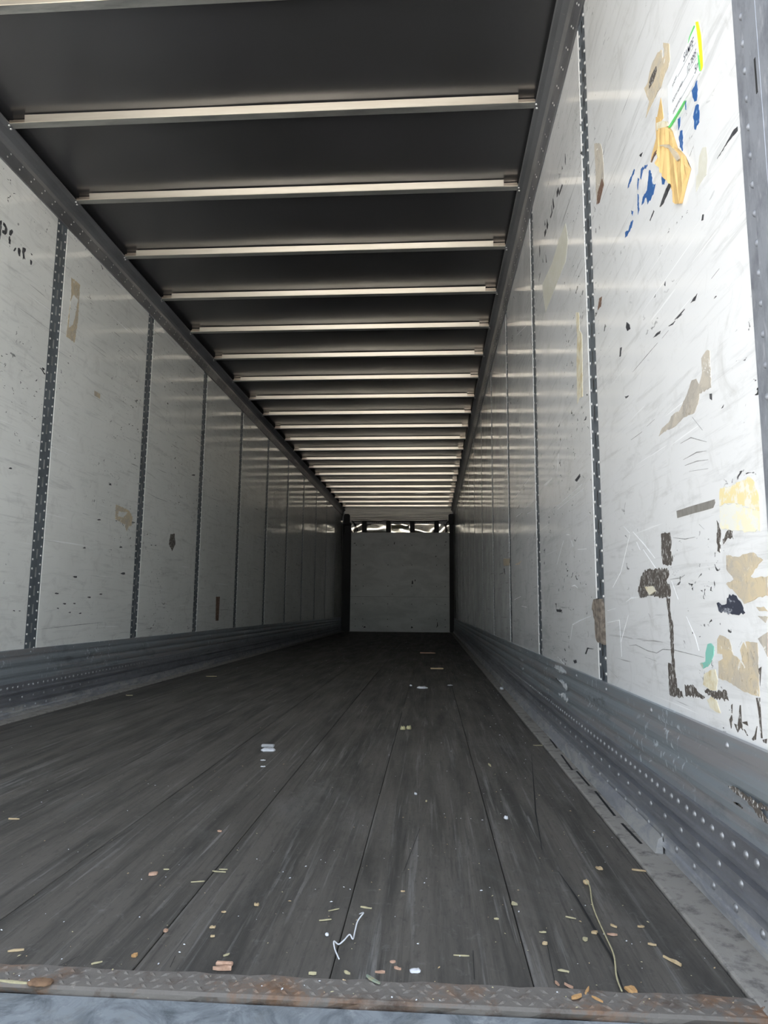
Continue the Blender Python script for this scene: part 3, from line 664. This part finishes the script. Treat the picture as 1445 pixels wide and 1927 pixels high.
for c, pts in ((C1, [(1240,855),(1240,890),(1180,960),(1100,1080),(1160,980),(1215,880)]), (CK, [(960,740),(990,760),(890,990),(850,1020),(920,820)]), (CK, [(780,1060),(790,1070),(745,1175),(738,1170)]),
               (CK, [(1340,1110),(1355,1105),(1345,1175),(1328,1175)]), (CK, [(615,440),(660,400),(640,455)]), (C2, [(485,745),(505,760),(510,790),(490,805),(480,780)]), (C2, [(1130,1335),(1145,1305),(1140,1330)]),
               (C2, [(740,495),(750,470),(748,500)]), (C2, [(1080,585),(1098,562),(1095,572)]), (C2, [(670,580),(682,558),(680,575)]), (C2, [(472,1250),(500,1245),(480,1265)]), (C2, [(1050,1230),(1065,1230),(1065,1275),(1050,1270)]),
               (C2, [(920,615),(945,575),(965,550),(950,600)]), (C2, [(665,850),(690,820),(715,805),(710,825)]), (C2, [(435,980),(440,920),(452,915),(445,975)])):
    decal('black_scuff', 'R', c, pts, MAT['black_mark'], P0, .0004, .0012, .006)
decal('brown_scuff', 'R', C2, [(300,580),(318,570),(310,640),(288,662)], MAT['brown_rust'], P0, .0004, .002, .005)
for pts in ([(460,395),(500,440)], [(500,450),(440,700),(385,805)], [(520,430),(600,520),(670,610)], [(545,500),(570,555)], [(590,550),(690,700),(760,800)], [(780,760),(825,885)], [(880,1000),(940,1140),(965,1230)],
            [(490,990),(440,1170),(445,1270)], [(350,1040),(430,1025),(440,1180)], [(475,900),(510,875),(560,870)], [(350,960),(405,945)]):
    stroke('white_scratch', 'R', C3, pts, .004, MAT['scratch_white'], P0)
for pts in ([(495,1195),(540,1190),(620,1230),(680,1245),(720,1220),(800,1225),(1000,1275)], [(770,750),(840,740),(870,720)], [(360,1350),(420,1415)], [(600,1270),(680,1300)], [(790,470),(870,480),(940,465)], [(965,380),(1000,415)]):
    stroke('grey_scratch', 'R', C3, pts, .002, MAT['scratch_grey'], P0)
for pts in ([(770,772),(800,755),(815,735)], [(812,728),(850,690),(880,655)], [(826,722),(862,690)]):
    stroke('black_scuff', 'R', C2, pts, .0045, MAT['black_mark'], P0)
for pts in ([(525,1085),(605,990),(695,885)], [(725,855),(770,800)], [(515,1545),(590,1490)], [(620,1455),(675,1405)], [(850,1570),(920,1530),(1030,1560)], [(870,1680),(960,1630),(1030,1620)], [(880,1720),(960,1690),(1040,1680)], [(910,1760),(1040,1740)], [(930,1390),(1000,1480)], [(1060,450),(1115,380)]):
    stroke('grey_scratch', 'R', C2, pts, .0022, MAT['scratch_grey'], P0)
# second panel on the right
for pts in ([(590,70),(600,150),(598,245),(588,200)], [(545,260),(552,300),(540,320)], [(545,530),(552,560),(500,700),(495,680)], [(490,580),(500,640),(465,735),(460,650)], [(410,750),(425,880),(412,920),(400,800)],
            [(385,850),(400,960),(370,1050),(362,1030),(385,960)], [(285,1080),(292,1150),(280,1160)], [(315,1060),(335,1150),(320,1220),(310,1180)], [(275,1260),(300,1210),(305,1270),(280,1330)],
            [(205,1460),(212,1550),(205,1640),(198,1500)], [(295,1600),(312,1720),(300,1720)], [(250,1660),(260,1720),(252,1720)]):
    decal('marker_stroke', 'R', CU, pts, MAT['black_mark'], P1, .0004, .0012, .006)
for pts in ([(100,1160),(115,1055),(160,1030),(240,995)], [(55,490),(10,650)], [(75,450),(95,450)], [(105,490),(120,530)], [(150,550),(210,545)], [(110,795),(130,790),(150,808)], [(15,1270),(60,1320)], [(10,260),(180,110)], [(15,280),(190,140)]):
    stroke('white_scratch', 'R', C3, pts, .005, MAT['scratch_white'], P1)
for (c, pts) in ((C3, [(120,1295),(140,1290),(145,1310),(128,1315)]), (C3, [(5,950),(45,955),(40,970),(10,968)]), (C3, [(130,85),(165,40),(168,60),(145,95)]), (C3, [(200,1250),(215,1208),(258,1218),(220,1216),(208,1252)]), (C2, [(195,1415),(212,1385),(208,1410)]), (C2, [(150,1400),(155,1415),(150,1415)])):
    decal('black_scuff', 'R', c, pts, MAT['black_mark'], P1, .0004, .0008, .006)
for c, pts, w in ((CB, [(640,700),(700,640)], 0), (CB, [(810,1640),(860,1590)], 0), (CB, [(890,1560),(900,1440)], 0)):
    stroke('white_scratch', 'R', c, pts, .004, MAT['scratch_white'], P1)
# third panel: tan film, white rubs
decal('tan_stain', 'R', CC, [(440,785),(490,785),(485,835),(440,840)], MAT['tan_paper'], pan_r[3], .0004, .004, .01)
decal('tan_stain', 'R', CC, [(530,830),(580,800),(560,830)], MAT['tan_paper'], pan_r[2], .0004, .003, .01)
for pts in ([(505,350),(570,260)], [(600,220),(650,150)], [(600,400),(670,345)], [(620,440),(665,420)], [(760,225),(815,165)], [(540,460),(580,430)], [(525,1100),(575,1075)], [(580,1150),(620,1160)]):
    stroke('white_scratch', 'R', CC, pts, .007, MAT['scratch_white'], P2)
for pts in ([(545,400),(565,370),(560,385)], [(440,860),(450,860),(455,910),(445,890)]):
    decal('black_scuff', 'R', CC, pts, MAT['black_mark'], P2 if pts[0][0] > 500 else pan_r[3], .0004, .004, .01)
# brown gunk over the nearest right post
dc_ = decal('dried_caulk', 'R', C3, [(272,885),(322,880),(330,930),(338,1050),(342,1190),(292,1165),(282,1080),(275,1000),(262,950)], MAT['caulk'], post_r[0], .006, .002, .01, crumple=.004, X=XS)
dc_.matrix_parent_inverse = Matrix.Translation(post_r[0].location).inverted()
# chalk rubs on the right scuff band
BR_ = bpy.data.objects['baseboard_right']
for pts in ([(830,1620),(870,1610),(920,1650),(925,1670),(880,1660)], [(840,1710),(900,1730),(935,1770),(930,1800),(890,1760)], [(860,1820),(910,1830),(940,1870),(930,1890)], [(545,1475),(580,1490),(575,1500)], [(555,1545),(595,1570),(585,1575)], [(565,1610),(598,1635),(590,1645)]):
    decal('chalk_rub', 'R', CC, pts, MAT['chalk'], BR_, .0005, .006, .008, X=1.2606)
for pts in ([(1085,430),(1130,440),(1200,490),(1336,570),(1336,590),(1200,520),(1120,470)], [(1200,520),(1260,540),(1336,640),(1336,670),(1270,610)], [(1120,530),(1160,550),(1180,570),(1140,550)]):
    decal('black_rub', 'R', (1045, 1350, .2994), pts, MAT['grime'], BR_, .0004, .0025, .006, X=1.2610)

# --- left wall
tag(decal('torn_sticker', 'L', C6, [(430,455),(483,500),(478,600),(470,720),(450,850),(400,815),(412,700),(430,560)], MAT['tan_paper'], None, .0008, .003),
    'tall torn tan sticker beside the nearest left wall post', 'sticker')
decal('bare_patch', 'L', C6, [(425,600),(445,560),(470,590),(455,680),(440,740),(415,760)], MAT['panel_l'], bpy.data.objects['torn_sticker.001'], .0004, .003, lift=.001)
tag(decal('tape_scrap', 'L', C6, [(570,1140),(605,1160),(603,1190),(570,1170)], MAT['tan_paper'], None, .0007, .001), 'small square tan tape scrap high on the first full left panel', 'tape')
tag(decal('torn_sticker', 'L', C7, [(700,222),(780,260),(800,300),(795,350),(775,360),(765,385),(750,340),(695,310)], MAT['tan_paper'], None, .0008, .003), 'torn tan square sticker beside the second left wall post', 'sticker')
decal('bare_patch', 'L', C7, [(715,265),(770,270),(745,300),(712,295)], MAT['panel_l'], bpy.data.objects['torn_sticker.002'], .0004, .003, lift=.001)
tag(decal('label_scrap', 'L', C7, [(1305,780),(1328,780),(1320,925),(1302,925)], MAT['brown_rust'], None, .0007, .002), 'thin brown-red label scrap low on the third full left panel', 'label')
decal('grey_smudge', 'L', C7, [(1030,400),(1055,400),(1060,460),(1040,505),(1020,460)], MAT['grime'], L2, .0005, .005, .01)
for pts in ([(0,400),(50,400),(40,650),(10,980),(0,980)], [(100,440),(160,510),(220,660),(205,780),(150,835),(65,780),(75,690),(130,700),(150,620),(95,530)], [(290,700),(350,675),(385,720),(380,780),(330,860),(275,830)],
            [(265,870),(300,880),(325,1000),(310,1120),(260,1090)], [(400,1300),(460,1210),(490,1230),(470,1290),(430,1335)], [(545,1240),(580,1210),(625,1300),(610,1400),(615,1490),(570,1480),(540,1380)],
            [(680,1210),(780,1250),(775,1340),(735,1370),(745,1500),(765,1590),(720,1540),(690,1590),(690,1480),(665,1340)], [(930,1380),(985,1440),(965,1450),(935,1420)], [(915,1580),(970,1640),(965,1730),(935,1760),(910,1700)],
            [(275,1150),(300,1170),(298,1220),(285,1200)], [(620,1110),(640,1130),(635,1165)]):
    decal('marker_lettering', 'L', CT, pts, MAT['black_mark'], L1, .0004, .0018, .008)
L0 = pan_l[1]
for (x, y, r_) in ((455,660,12),(540,783,9),(450,820,7),(390,822,9),(350,850,6),(420,875,7),(485,880,6),(345,760,10),(600,315,9),(510,485,8),(665,100,8),(915,468,4),(940,470,4),(1170,45,9),(745,640,12),(610,765,8),(65,5,9),(120,865,5),(85,865,5)):
    pts = [(x+r_*math.cos(a)*(1.5 if k % 2 else .9), y+r_*.55*math.sin(a)) for k, a in enumerate([i*1.047 for i in range(6)])]
    pan = L1 if x < 150 else (L2 if x < 800 else (L3 if x < 1180 else pan_l[4]))
    decal('black_scuff', 'L', C7, pts, MAT['black_mark'], pan, .0004, .002, .008)
for pts in ([(500,275),(540,290)], [(585,190),(580,250)], [(250,975),(470,950),(620,935)], [(860,385),(950,410)], [(890,150),(950,185),(1015,205)], [(1230,160),(1290,190),(1360,215)]):
    stroke('grey_scratch', 'L', C7, pts, .004, MAT['scratch_grey'], L2)

# ------------------------------------------------------------------ litter on the floor
def chip(name, u, v, L, w, t, ang, mat, label, cat, group=None, z=0.0, curl=0.0, taper=.6):
    """a splinter: an uneven tapering sliver lying on the floor"""
    p = at_z(u, v, z); rnd = random.Random(int(u*7+v*13)); n = 3
    dx, dy = math.cos(ang), math.sin(ang); vs, fs = [], []
    L *= .82; w *= .72; sk = rnd.uniform(-.5, .5)
    for i in range(n+1):
        f = i/n*2-1; ww = w/2*(1-taper*.55*max(0, f*sk*2))*(rnd.uniform(.55, .9) if i in (0, n) else rnd.uniform(.8, 1.1))
        if i in (0, n) and taper > .5: ww *= .55
        cx = p.x+dx*L/2*f+(-dy)*rnd.uniform(-.10, .10)*w; cy = p.y+dy*L/2*f+dx*rnd.uniform(-.10, .10)*w
        zz = z+curl*f*f; e = rnd.uniform(-.3, .3)*ww if i in (0, n) else 0
        for sx, h in ((-1, 0), (1, 0), (.8, 1), (-.85, 1)):
            vs.append((cx-dy*ww*sx+dx*e*sx, cy+dx*ww*sx+dy*e*sx, zz+.0003+t*h*rnd.uniform(.6, 1.05)))
    for i in range(n):
        for k in range(4): fs.append((i*4+k, i*4+(k+1) % 4, i*4+4+(k+1) % 4, i*4+4+k))
    fs.append((0, 1, 2, 3)); fs.append((n*4+3, n*4+2, n*4+1, n*4))
    return tag(data(name, vs, fs, mat), label, cat, group)
def scrap(name, u, v, L, w, h, ang, mat, label, cat, group=None, z=0.0):
    """a crumpled flake"""
    p = at_z(u, v, z); rnd = random.Random(int(u*3+v*5)); nx_, ny_ = 6, 4
    dx, dy = math.cos(ang), math.sin(ang); vs, fs = [], []
    for lay in (0, 1):
        for j in range(ny_+1):
            for i in range(nx_+1):
                a, b = i/nx_*2-1, j/ny_*2-1
                k = 1-.25*(a*a*b*b)
                a2, b2 = a*k*rnd.uniform(.9, 1.05), b*k*rnd.uniform(.85, 1.1)
                edge = max(abs(a), abs(b)) > .95
                zz = z+.0004+(0 if lay == 0 else (h*rnd.uniform(.45, 1.0) if not edge else h*.35))
                vs.append((p.x+dx*a2*L/2-dy*b2*w/2, p.y+dy*a2*L/2+dx*b2*w/2, zz))
    m_ = (nx_+1)*(ny_+1)
    for j in range(ny_):
        for i in range(nx_):
            a = j*(nx_+1)+i; q_ = (a, a+1, a+nx_+2, a+nx_+1); fs.append(q_[::-1]); fs.append(tuple(x+m_ for x in q_))
    ring = [i for i in range(nx_+1)]+[j*(nx_+1)+nx_ for j in range(1, ny_+1)]+[ny_*(nx_+1)+i for i in range(nx_-1, -1, -1)]+[j*(nx_+1) for j in range(ny_-1, 0, -1)]
    for k in range(len(ring)):
        a, b = ring[k], ring[(k+1) % len(ring)]; fs.append((a, b, b+m_, a+m_))
    return tag(data(name, vs, fs, mat, None, True), label, cat, group)
PW, PK, OW, ST, WP = (MAT[k] for k in ('pale_wood', 'pink_wood', 'orange_wood', 'straw', 'white_plastic'))
o = scrap('foam_scrap', 505, 1413, .055, .040, .012, .05, WP, 'white foam scrap with a grey back, left of the floor centre', 'scrap')
p = at_z(503, 1408); boxo('grey_backing', p.x-.026, p.x+.024, p.y+.004, p.y+.022, .001, .0125, MAT['grey_foam'], o, .003)
scrap('plastic_flake', 495, 1431, .020, .010, .003, .1, WP, 'upper of two thin white flakes just below the white foam scrap', 'flake')
scrap('plastic_flake', 495, 1443, .018, .010, .003, .2, WP, 'lower of two thin white flakes just below the white foam scrap', 'flake')
scrap('torn_paper_scrap', 795, 1295, .075, .060, .014, -.05, WP, 'torn white paper lying far along the floor, right of centre', 'paper')
scrap('paper_flake', 773, 1291, .018, .020, .012, 0, WP, 'small white flake just left of the torn white paper', 'paper')
scrap('paper_flake', 847, 1290, .040, .025, .006, 0, WP, 'narrow white flake right of the torn white paper', 'paper')
scrap('paper_flake', 944, 1298, .020, .030, .020, .5, WP, 'upright white flake beside the right edge strip far back', 'paper')
yf = scrap('foam_lump', 758, 1373, .024, .024, .016, .2, MAT['yellow_foam'], 'yellowish two-lobed foam lump in mid floor', 'foam')
p = at_z(770, 1372); q_ = scrap('lobe', 769, 1372, .024, .026, .018, -.2, MAT['yellow_foam'], 'x', 'x'); q_.parent = yf; del q_['label']; del q_['category']
chip('wood_strip', 805, 1229.5, .22, .03, .012, 0, PK, 'thin reddish wood strip lying crosswise farthest back on the open floor', 'wood strip', taper=.2)
chip('wood_strip', 822, 1259, .14, .03, .012, 0, PW, 'pale thin wood strip lying crosswise in front of the reddish one', 'wood strip', taper=.2)
chip('wood_strip', 733, 1188.5, .75, .05, .03, 0, OW, 'brown wood strip lying against the foot of the far plywood', 'wood strip', taper=.1)
# plastic string
sp = [(676.6,1723.5),(683.6,1732),(673,1742.5),(668,1756),(664,1771),(657.6,1768.5),(647,1777),(637,1782),(628,1784),(630,1794),(638,1807.6)]
Q = [at_z(u, v) for u, v in sp]
zs = [.003, .012, .008, .004, .003, .008, .006, .004, .010, .006, .002]
tag(tube('plastic_string', [(a.x, a.y, z) for a, z in zip(Q, zs)], .0012, WP), 'crooked white plastic string near the rear edge of the floor', 'string')
scrap('paper_flake', 781, 1828, .017, .014, .003, .2, WP, 'bright white flake beside the rusty tread plate, centre', 'paper')
scrap('paper_flake', 615, 1760, .006, .009, .004, .3, WP, 'tiny white oval flake left of the white string', 'paper')
scrap('paper_flake', 952, 1541, .010, .016, .008, .3, WP, 'white flake on the dark boards right of centre', 'paper')
scrap('paper_flake', 782, 1495, .008, .012, .006, .3, WP, 'small white crumb on the boards in mid floor below the foam lump', 'paper')
chip('dry_leaf', 702, 1845, .034, .010, .003, -.75, MAT['leaf_green'], 'grey-green dry leaf bit with ochre tip on the tread plate', 'leaf', z=.004)
chip('wood_chip', 1188, 1866, .015, .022, .005, .1, OW, 'blocky orange wood chip at the rear edge, right', 'wood chip', taper=.2)
chip('wood_sliver', 1265, 1810, .040, .006, .004, -1.0, PW, 'long pale wood sliver on the boards near the right edge strip', 'wood chip', taper=.3)
chip('wood_chip', 1105, 1867, .026, .006, .004, 1.15, OW, 'upright-lying orange splinter, middle of three on the tread plate right', 'wood chip', z=.001)
chip('wood_chip', 1085, 1878, .021, .008, .004, .55, OW, 'stubby orange splinter, left of three on the tread plate right', 'wood chip', z=.004)
chip('wood_chip', 1124, 1882, .022, .004, .003, -.8, OW, 'thin orange splinter, right of three on the tread plate right', 'wood chip', z=.004)
chip('wood_chip', 1048, 1852, .014, .006, .003, -1.2, PK, 'reddish splinter left of the three orange splinters', 'wood chip')
chip('wood_chip', 1070, 1857, .018, .006, .003, -.8, PK, 'reddish-brown chip between the reddish splinter and the three orange splinters', 'wood chip')
chip('wood_chip', 288, 1646, .020, .016, .005, .25, PK, 'pinkish wood chip on the left boards', 'wood chip', taper=.3)
c_ = chip('wood_chip', 418, 1825, .034, .009, .005, .02, PK, 'pinkish wood chip pair beside the tread plate, left of centre', 'wood chip', taper=.2)
p = at_z(422, 1818); boxo('upper_sliver', p.x-.013, p.x+.013, p.y-.003, p.y+.004, .0005, .006, PK, c_, .0015)
chip('wood_chip', 312, 1753, .009, .012, .004, 1.0, PK, 'small pinkish chip on a board joint, left front', 'wood chip')
chip('wood_chip', 253, 1800, .010, .012, .005, 1.0, OW, 'small yellow-orange chip near the tread plate, left', 'wood chip')
chip('wood_sliver', 30, 1790, .028, .007, .003, .35, PW, 'pale wood sliver at the far left front', 'wood chip')
chip('wood_sliver', 26, 1542, .034, .008, .003, .05, PW, 'pale wood sliver at the left edge of the picture on the boards', 'wood chip')
chip('wood_chip', 413, 1565, .014, .012, .003, -.3, PK, 'small brownish chip left of centre on the boards', 'wood chip')
chip('straw_piece', 412, 1641, .036, .007, .002, -.12, ST, 'longest straw of the small cluster left of centre', 'straw')
chip('straw_piece', 372, 1660, .032, .004, .002, .25, ST, 'lower left straw of the small cluster left of centre', 'straw')
chip('straw_piece', 420, 1637, .022, .003, .002, .0, ST, 'upper straw of the small cluster left of centre', 'straw')
chip('straw_piece', 313, 1637, .014, .004, .002, .1, ST, 'short straw right of the pinkish chip on the left boards', 'straw')
chip('straw_piece', 689, 1709, .026, .006, .002, -.25, ST, 'straw lying right above the white string', 'straw')
chip('straw_piece', 612, 1732, .026, .005, .002, .3, ST, 'lower of two straws left of the white string', 'straw')
chip('straw_piece', 628, 1713, .026, .003, .0015, .55, ST, 'upper of two straws left of the white string', 'straw')
chip('wood_chip', 483, 1704, .010, .010, .004, -.2, PW, 'square pale chip between the straw cluster and the white string', 'wood chip', taper=.1)
chip('wood_chip', 400, 1746, .011, .008, .003, 0, PW, 'upper of two small pale chips below the straw cluster', 'wood chip', taper=.1)
chip('wood_chip', 400, 1763, .008, .006, .003, .1, PW, 'lower of two small pale chips below the straw cluster', 'wood chip', taper=.1)
chip('wood_chip', 421, 1717, .010, .006, .002, .1, PW, 'flat pale chip just below the straw cluster', 'wood chip')
chip('straw_piece', 426, 1798, .013, .006, .002, .8, ST, 'greenish straw bit above the pinkish chip pair', 'straw')
chip('straw_piece', 182, 1813, .019, .004, .002, .5, ST, 'thin straw at the tread plate, left', 'straw')
chip('wood_chip', 739, 1811, .010, .009, .003, .3, PK, 'dull pinkish chip above the tread plate, left of the bright white flake', 'wood chip')
chip('wood_chip', 748, 1824, .014, .006, .003, -.4, PK, 'slanting pinkish chip beside the bright white flake', 'wood chip')
chip('wood_chip', 715, 1831, .018, .006, .003, 0, PK, 'pinkish chip at the tread plate edge above the leaf bit', 'wood chip')
chip('wood_chip', 653, 1832, .014, .006, .003, -.6, ST, 'small dull straw chip left of the leaf bit', 'wood chip')
chip('wood_chip', 588, 1834, .014, .006, .003, .1, ST, 'dull straw chip at the tread plate edge, centre left', 'wood chip')
chip('wood_chip', 758, 1678, .010, .007, .002, .1, PW, 'small pale chip on the centre boards', 'wood chip')
chip('wood_chip', 802, 1508, .006, .022, .002, .0, ST, 'short straw-coloured sliver in mid floor right of centre', 'wood chip')
chip('twig', 921, 1440, .008, .075, .003, .1, ST, 'forked dry stalk on the boards far right of centre', 'twig')
chip('wood_chip', 1128, 1635, .014, .024, .004, .7, PW, 'brown chip near the right edge strip beside the bent lip end', 'wood chip')
tw = tag(tube('dry_stalk', [(a.x, a.y, z) for a, z in zip([at_z(u, v) for u, v in ((1103,1664),(1110,1672),(1114,1700),(1122,1725),(1140,1765),(1155,1800),(1160,1840),(1170,1868))], (.006, .003, .002, .002, .002, .002, .002, .002))], .0013, ST),
    'long dry stalk with a seed head on the right boards', 'stalk')
h_ = scrap('seed_head', 1103, 1663, .010, .016, .008, .3, PW, 'x', 'x'); h_.parent = tw; del h_['label']; del h_['category']
chip('wood_sliver', 1202, 1639, .034, .006, .003, -.25, PW, 'pale sliver at the board edge beside the right strip', 'wood chip')
chip('straw_piece', 967, 1702, .012, .018, .004, .8, ST, 'greenish-yellow bit in the joint right of centre', 'straw')
chip('straw_piece', 1118, 1756, .012, .014, .004, .2, PW, 'pale forked bit lying across the long dry stalk', 'straw')
chip('wood_chip', 1101, 1769, .010, .018, .003, .0, ST, 'pale green chip left of the long dry stalk', 'wood chip')
chip('straw_piece', 1074, 1728, .022, .004, .002, -.35, ST, 'straw left of the long dry stalk, higher up', 'straw')
chip('wood_chip', 1155, 1744, .014, .007, .003, -.8, PW, 'pale chip right of the long dry stalk', 'wood chip')
chip('wood_chip', 1152, 1760, .020, .008, .003, -.1, PK, 'reddish chip right of the long dry stalk, below the pale chip', 'wood chip')
chip('wood_chip', 1206, 1745, .014, .006, .003, .1, PW, 'pale flat chip on the right boards, middle distance', 'wood chip')
chip('wood_chip', 1227, 1779, .016, .006, .003, -.3, PW, 'pale slanting chip above the long pale sliver', 'wood chip')
chip('wood_chip', 1025, 1777, .010, .012, .004, .6, PW, 'tan bit on the boards left of the pale green chip', 'wood chip')
chip('straw_piece', 1060, 1828, .020, .006, .002, -.2, ST, 'pale straw above the reddish splinter', 'straw')
chip('straw_piece', 1021, 1755, .014, .006, .002, .0, ST, 'pale straw bit above the tan bit', 'straw')
chip('straw_piece', 934, 1730, .010, .006, .002, .1, ST, 'pale bit left of the joint, right of centre', 'straw')
chip('straw_piece', 868, 1799, .030, .004, .0015, .0, ST, 'faint straw lying crosswise before the tread plate', 'straw')
chip('straw_piece', 1075, 1403, .044, .010, .002, .0, ST, 'straw lying by the right edge strip in the middle distance', 'straw')
chip('straw_piece', 1012, 1403, .045, .010, .002, .0, ST, 'straw crossing the board edge far right', 'straw')
chip('straw_piece', 398, 1273, .10, .03, .004, .0, ST, 'pale splinter far back on the left boards', 'straw')
chip('straw_piece', 243, 1309, .05, .02, .004, .0, ST, 'pale splinter on the left boards below the base rail', 'straw')
chip('straw_piece', 30, 1852, .062, .006, .004, -.05, ST, 'long pale splinter wedged along the sill, far left', 'straw', z=.0)
rf_ = scrap('rust_flake', 76, 1850, .036, .022, .005, .0, MAT['rust_flake'], 'orange-brown rust scab on the tread plate edge, left', 'rust', z=.003)
# uncountable crumbs and dust specks
vs, fs = [], []
rnd = random.Random(3)
for i in range(900):
    if i < 330: y = 1.09+abs(rnd.gauss(0, .5)); x = rnd.uniform(-1.15, 1.18)
    elif i < 560: y = rnd.uniform(1.1, 9); x = 1.188-abs(rnd.gauss(0, .22))
    elif i < 640: y = rnd.uniform(1.032, 1.08); x = rnd.uniform(-1.2, 1.2)
    else: y = rnd.uniform(1.2, 13); x = rnd.uniform(-1.15, 1.18)
    if y > 15: continue
    r_ = rnd.uniform(.0005, .0016)*(1+.25*max(0, y-2)); a = rnd.uniform(0, 3.14); l = r_*rnd.uniform(1, 2.6)
    s = len(vs); z = .0006 if y > 1.083 else .0045
    for t, d in ((0, l), (1.57, r_), (3.14, l), (4.71, r_)): vs.append((x+math.cos(a+t)*d, y+math.sin(a+t)*d, z))
    vs.append((x, y, z+r_*.8)); fs += [(s, s+1, s+4), (s+1, s+2, s+4), (s+2, s+3, s+4), (s+3, s, s+4)]
k = len(vs)
cb = data('floor_crumbs', vs, fs, MAT['straw']); tag(cb, 'pale crumbs and dust specks strewn over the dark floor', 'crumbs'); cb['kind'] = 'stuff'
cb.data.materials.append(MAT['white_plastic']); cb.data.materials.append(MAT['pale_wood'])
for i, p in enumerate(cb.data.polygons): p.material_index = (i//4*7) % 5 % 3
